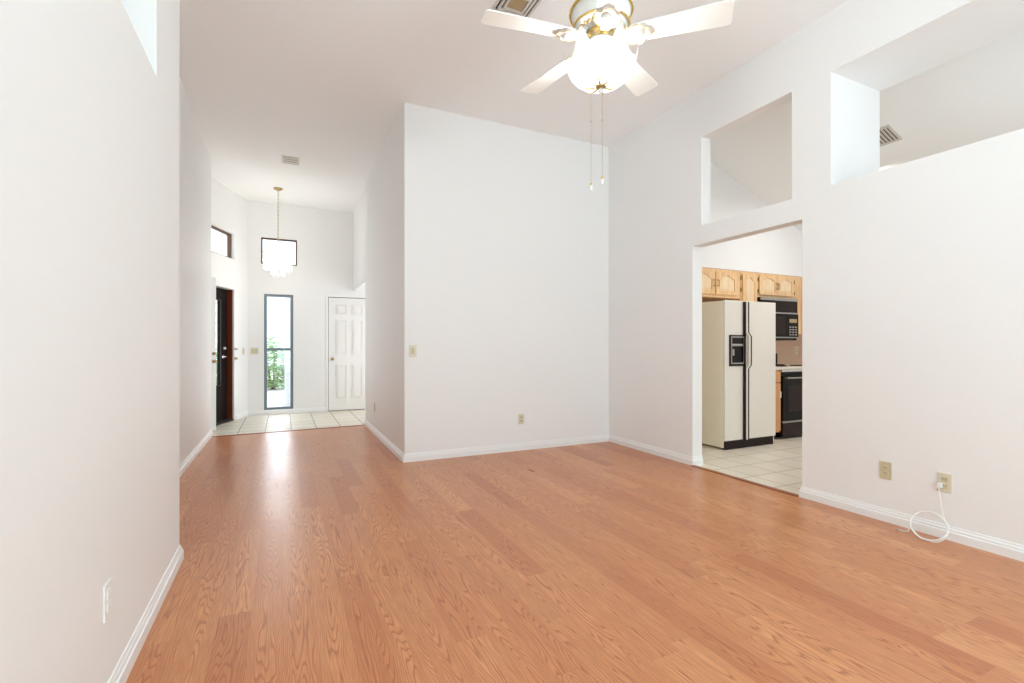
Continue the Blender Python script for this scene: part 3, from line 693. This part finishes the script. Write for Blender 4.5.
# ---------------------------------------------------------------- coiled cable
bm = new(); pts = []
y0, x0 = 1.475, XR-0.01
pts += [(XR-0.012, 1.500, 0.315), (XR-0.030, 1.500, 0.305), (XR-0.034, 1.496, 0.27), (XR-0.036, 1.486, 0.19), (XR-0.045, 1.464, 0.12)]
ctr = Vector((3.488, 1.514, 0.080)); R = 0.091; vu = Vector((0.12, 0.02, 0.15)).normalized(); vy = Vector((0, -1, 0.02)).normalized(); vn = vu.cross(vy)
for k in range(0, 58):
    a = 0.35-2*PI*k/24; rr = R*(1-0.05*math.sin(k*0.31)-0.0006*k)
    p = ctr+vy*rr*math.cos(a)+vu*rr*math.sin(a)-vn*(0.0003*k*math.sin(k*0.2)); p.z = max(p.z, 0.005); p.x = min(p.x, XR-0.022); pts.append(tuple(p))
pts += [(3.51, 1.618, 0.03), (3.50, 1.632, 0.006), (3.485, 1.65, 0.005), (3.476, 1.668, 0.005)]
# smooth the path
def smooth_path(P, n=4):
    P = [Vector(p) for p in P]; out = []
    for i in range(len(P)-1):
        p0, p1, p2, p3 = P[max(i-1, 0)], P[i], P[i+1], P[min(i+2, len(P)-1)]
        for k in range(n):
            t = k/n; out.append(0.5*((2*p1)+(-p0+p2)*t+(2*p0-5*p1+4*p2-p3)*t*t+(-p0+3*p1-3*p2+p3)*t**3))
    return out+[P[-1]]
cb = thing('coiled_cable', 'loose loop of thin white cable on the floor at the right wall', 'cable', (0, 0, 0))
obj('cord', add_tube(bm, smooth_path(pts), 0.0028, 8), 'cable', cb, smooth=True)
obj('connector', add_tube(new(), [(3.476, 1.668, 0.006), (3.470, 1.683, 0.006)], 0.005, 10), 'grey_metal', cb, smooth=True)
obj('plug', box(XR-0.034, XR-0.009, 1.490, 1.512, 0.302, 0.330, bev=0.003), 'cable', cb)

# ---------------------------------------------------------------- refrigerator
fx0, fx1, fy0, fy1, fh = 4.43, 5.28, 3.795, 4.52, 1.675
fr = thing('refrigerator', 'almond side-by-side refrigerator with black ice dispenser', 'refrigerator', (fx0, fy0, 0))
def F(x0, x1, y0, y1, z0, z1, bev=0): return box(x0-fx0, x1-fx0, y0-fy0, y1-fy0, z0, z1, bev=bev)
obj('cabinet', F(fx0, fx1, fy0+0.022, fy1, 0.02, fh-0.005, 0.006), 'fridge_side', fr)
xs = 4.752
obj('freezer_door', F(fx0+0.002, xs-0.004, fy0, fy0+0.020, 0.10, fh, 0.007), 'fridge', fr)
obj('fridge_door', F(xs+0.004, fx1, fy0, fy0+0.020, 0.10, fh, 0.007), 'fridge', fr)
bm = F(fx0+0.01, fx1-0.03, fy0+0.012, fy0+0.05, 0.0, 0.095)
for k in range(5): add_box(bm, 0.03, fx1-fx0-0.05, 0.006, 0.013, 0.012+0.016*k, 0.020+0.016*k)
obj('kick_grille', bm, 'brown_black', fr)
# dispenser
dz0, dz1, dx0, dx1 = 0.935, 1.285, 4.497, 4.742
di = obj('ice_dispenser', add_frame(new(), rect(dx0-fx0, dx1-fx0, dz0, dz1), rect(dx0-fx0+0.022, dx1-fx0-0.022, dz0+0.03, dz1-0.02), 0.012, vert_mtx((0, -0.012), (1, 0), (0, 1))), 'brown_black', fr)
obj('recess', F(dx0+0.02, dx1-0.02, fy0-0.002, fy0+0.002, dz0+0.028, dz1-0.11), 'black', di)
obj('control_panel', F(dx0+0.025, dx1-0.025, fy0-0.008, fy0, dz1-0.10, dz1-0.03, 0.002), 'smoke_glass', di)
obj('bezel', add_frame(new(), rect(dx0-fx0+0.018, dx1-fx0-0.018, dz0+0.026, dz1-0.016), rect(dx0-fx0+0.03, dx1-fx0-0.03, dz0+0.038, dz1-0.028), 0.004, vert_mtx((0, -0.016), (1, 0), (0, 1))), 'grey_metal', di)
obj('shelf_bar', F(dx0+0.03, dx1-0.03, fy0-0.014, fy0-0.002, dz1-0.125, dz1-0.113), 'grey_metal', di)
obj('dispenser_lever', F(dx0+0.05, dx0+0.075, fy0-0.010, fy0-0.002, dz0+0.12, dz0+0.19, 0.003), 'grey_metal', di)
# long handles, stepping out round the dispenser
for nm, xa, bump_ in (('freezer_handle', 4.728, 0.0), ('fridge_handle', 4.780, 0.0)):
    s = 1 if nm == 'fridge_handle' else 0
    bm = new()
    o = 0.045*s
    path = [(xa, 0.10), (xa, 0.90), (xa+o, 0.945), (xa+o, 1.27), (xa, 1.315), (xa, fh-0.012)]
    w2 = 0.008
    outl = [(x-fx0-w2, z) for x, z in path]+[(x-fx0+w2, z) for x, z in reversed(path)]
    add_prism(bm, outl, 0.028, vert_mtx((0, -0.028), (1, 0), (0, 1)))
    obj(nm, bm, 'brown_black', fr)
bm = new(); path = [(4.7525, 0.10), (4.7525, 0.90), (4.7975, 0.945), (4.7975, 1.27), (4.7525, 1.315), (4.7525, fh-0.01)]
outl = [(x-fx0-0.0120, z) for x, z in path]+[(x-fx0+0.0120, z) for x, z in reversed(path)]
add_prism(bm, outl, 0.030, vert_mtx((0, -0.030), (1, 0), (0, 1))); obj('handle_trim', bm, 'fridge', fr)

# ---------------------------------------------------------------- kitchen wall cabinets
YC = 4.27
def arch_outline(x0, x1, z0, z1, rise):
    o = [(x0, z0), (x1, z0), (x1, z1-rise)]
    cx, w2 = (x0+x1)/2, (x1-x0)/2; n = 14
    for k in range(n+1):
        t = 1-2*k/n   # 1 .. -1
        sh = 0.76
        z = z1-rise + (rise*math.cos(t/sh*PI/2)**0.8 if abs(t) < sh else 0)
        o.append((cx+w2*t, z))
    o.append((x0, z1-rise)); 
    r = [o[0]]
    for p in o[1:]:
        if (Vector(p)-Vector(r[-1])).length > 1e-4: r.append(p)
    return r
def cab_door(t, x0, x1, z0, z1, handle=None, rise=0.05, hz=None, fm=0.05, y=None):
    ox, oy, oz = t.location
    mt = vert_mtx((0, (y or YC)-oy-0.02), (1, 0), (0, 1))
    X0, X1 = x0-ox, x1-ox
    inner = arch_outline(X0+fm, X1-fm, z0+fm-oz, z1-fm*0.8-oz, rise)
    bm = new(); add_frame(bm, rect(X0, X1, z0-oz, z1-oz), inner, 0.019, mt)
    d = obj('door', bm, 'oak', t)
    bm = new(); add_prism(bm, rect(X0+fm*0.8, X1-fm*0.8, z0+fm*0.8-oz, z1-fm*0.7-oz), 0.008, mt @ Matrix.Translation((0, 0, 0.010)))
    k = 0.018; add_prism(bm, arch_outline(X0+fm+k, X1-fm-k, z0+fm+k-oz, z1-fm*0.8-k-oz, rise*0.9), 0.008, mt @ Matrix.Translation((0, 0, 0.0035)))
    obj('panel', bm, 'oak_panel', d)
    if handle is not None:
        hz = hz if hz is not None else z0+0.1
        bm = new(); hx = handle-ox; yy = (y or YC)-oy-0.02
        add_tube(bm, [(hx, yy, hz-0.035-oz), (hx, yy-0.02, hz-0.03-oz), (hx, yy-0.024, hz-oz), (hx, yy-0.02, hz+0.03-oz), (hx, yy, hz+0.035-oz)], 0.005, 8)
        add_box(bm, hx-0.008, hx+0.008, yy-0.003, yy, hz-0.047-oz, hz-0.03-oz); add_box(bm, hx-0.008, hx+0.008, yy-0.003, yy, hz+0.03-oz, hz+0.047-oz)
        obj('handle', bm, 'brass_dark', d, smooth=True)
    return d
def cab(label, x0, x1, z0, z1, cat='cabinet', m='oak', name='wall_cabinet'):
    t = thing(name, label, cat, (x0, YC, z0), group=None)
    obj('cabinet_body', box(0, x1-x0, 0, YK-YC-0.002, 0, z1-z0), m, t)
    return t
ZT = 2.118
c1 = cab('oak wall cabinet with arched doors above the refrigerator', 3.98, 5.255, 1.765, ZT)
cab_door(c1, 4.01, 4.395, 1.80, ZT-0.035, 4.37, hz=1.94)
cab_door(c1, 4.41, 4.795, 1.80, ZT-0.035, 4.775, hz=1.94)
cab_door(c1, 4.815, 5.19, 1.80, ZT-0.035, 4.84, hz=1.94)
c2 = cab('narrow oak wall cabinet between refrigerator and microwave cabinets', 5.265, 5.565, 1.36, ZT)
cab_door(c2, 5.285, 5.55, 1.39, ZT-0.035)
c3 = cab('low double-door oak wall cabinet directly above the microwave', 5.575, 6.375, 1.80, ZT)
cab_door(c3, 5.60, 5.938, 1.835, ZT-0.03, 5.925, rise=0.03, hz=1.955, fm=0.04)
cab_door(c3, 5.946, 6.285, 1.835, ZT-0.03, 5.962, rise=0.03, hz=1.955, fm=0.04)
c4 = cab('tall oak wall cabinet right of the microwave', 6.38, 6.95, 1.33, ZT)
cab_door(c4, 6.47, 6.92, 1.36, ZT-0.035, 6.50, hz=1.45)
for c, xx in ((c1, 5.262), (c3, 5.588), (c3, 6.30)):
    for z in (1.88, 2.03):
        obj('hinge', box(xx-0.006-c.location.x, xx+0.006-c.location.x, -0.022, -0.001, z-0.024-c.location.z, z+0.024-c.location.z, bev=0.002), 'brass_dark', c)

# microwave over the stove
mw = thing('microwave', 'black over-the-range microwave beneath the low oak cabinet', 'microwave', (5.572, 4.20, 1.24))
Wm, Hm = 0.725, 0.557
obj('body', box(0, Wm, 0.02, 0.39, 0, Hm), 'black', mw)
obj('top_vent', box(0.0, Wm, 0.0, 0.02, Hm-0.035, Hm), 'grey_metal', mw)
bm = box(0.0, Wm, 0.008, 0.02, Hm-0.19, Hm-0.035)
for k in range(6): add_box(bm, 0.02, Wm-0.02, 0.003, 0.009, Hm-0.175+0.022*k, Hm-0.163+0.022*k)
obj('vent_grille', bm, 'smoke_glass', mw)
obj('trim_strip', box(0.0, Wm, -0.004, 0.02, Hm-0.205, Hm-0.188), 'grey_metal', mw)
obj('door', box(0.0, Wm*0.70, -0.006, 0.02, 0.045, Hm-0.207, bev=0.004), 'black', mw)
obj('window', box(0.05, Wm*0.62, -0.009, -0.005, 0.09, Hm-0.245, bev=0.001), 'smoke_glass', mw)
cp = obj('control_panel', box(Wm*0.70+0.003, Wm, -0.006, 0.02, 0.045, Hm-0.207, bev=0.004), 'black', mw)
for r in range(4):
    for c in range(3):
        obj('button', box(Wm*0.74+0.058*c, Wm*0.74+0.058*c+0.038, -0.009, -0.005, 0.065+0.034*r, 0.065+0.034*r+0.018, bev=0.001), 'grey_metal', cp)
obj('display', box(Wm*0.74, Wm*0.95, -0.009, -0.005, 0.235, 0.285), 'vent_tan', cp)
obj('bottom_strip', box(0.0, Wm, -0.004, 0.02, 0.03, 0.044), 'grey_metal', mw)

# stove
st = thing('stove', 'black-fronted electric range right of the refrigerator', 'stove', (5.588, 3.935, 0))
Ws = 0.76
obj('body', box(0.0, Ws, 0.03, 0.655, 0.02, 0.875), 'black', st)
obj('cooktop', box(-0.003, Ws+0.003, -0.005, 0.655, 0.875, 0.9, bev=0.004), 'counter', st)
for (bx, by, br) in ((0.2, 0.19, 0.10), (0.56, 0.19, 0.08), (0.2, 0.47, 0.08), (0.56, 0.47, 0.10)):
    bm = new()
    for k in range(4): add_torus(bm, br*(0.3+0.22*k), 0.006, (bx, by, 0.907), 28, 6)
    obj('burner', bm, 'black', st, smooth=True)
obj('backguard', box(0, Ws, 0.60, 0.655, 0.9, 1.06, bev=0.005), 'black', st)
obj('front_strip', box(0.0, Ws, -0.003, 0.03, 0.838, 0.874, bev=0.003), 'chrome', st)
obj('oven_door', box(0.006, Ws-0.006, -0.012, 0.03, 0.235, 0.795, bev=0.005), 'black', st)
obj('oven_window', box(0.10, Ws-0.10, -0.015, -0.011, 0.34, 0.66, bev=0.001), 'smoke_glass', st)
bm = new(); add_tube(bm, [(0.05, -0.012, 0.762), (0.05, -0.05, 0.765), (0.07, -0.055, 0.765), (Ws-0.07, -0.055, 0.765), (Ws-0.05, -0.05, 0.765), (Ws-0.05, -0.012, 0.762)], 0.009, 10)
obj('door_handle', bm, 'grey_metal', st, smooth=True)
dr = obj('drawer', box(0.006, Ws-0.006, -0.010, 0.03, 0.03, 0.222, bev=0.005), 'brown_black', st)
obj('drawer_lip', box(0.0, Ws, -0.016, -0.004, 0.205, 0.225, bev=0.003), 'grey_metal', dr)

# base cabinet between refrigerator and stove
bc = thing('base_cabinet', 'narrow orange-oak base cabinet between refrigerator and stove', 'cabinet', (5.335, 3.96, 0))
obj('cabinet_body', box(0, 0.248, 0, 0.638, 0.09, 0.865), 'oak_deep', bc)
obj('toe_kick', box(0.0, 0.24, 0.05, 0.1, 0.0, 0.09), 'brown_black', bc)
d = obj('door', box(0.006, 0.242, -0.018, -0.0005, 0.11, 0.70, bev=0.003), 'oak_deep', bc)
obj('handle', box(0.218, 0.230, -0.036, -0.017, 0.52, 0.60, bev=0.003), 'cable', d)
d = obj('drawer', box(0.006, 0.242, -0.018, -0.0005, 0.715, 0.85, bev=0.003), 'oak_deep', bc)
tag(obj('countertop', box(5.325, 5.583, 3.93, YK-0.002, 0.866, 0.902, bev=0.004), 'counter'), 'short cream countertop between refrigerator and stove', 'countertop')
plate('wall_outlet', 'pale outlet on the tan kitchen wall above the stove', (6.86, YK, 1.10), 0)
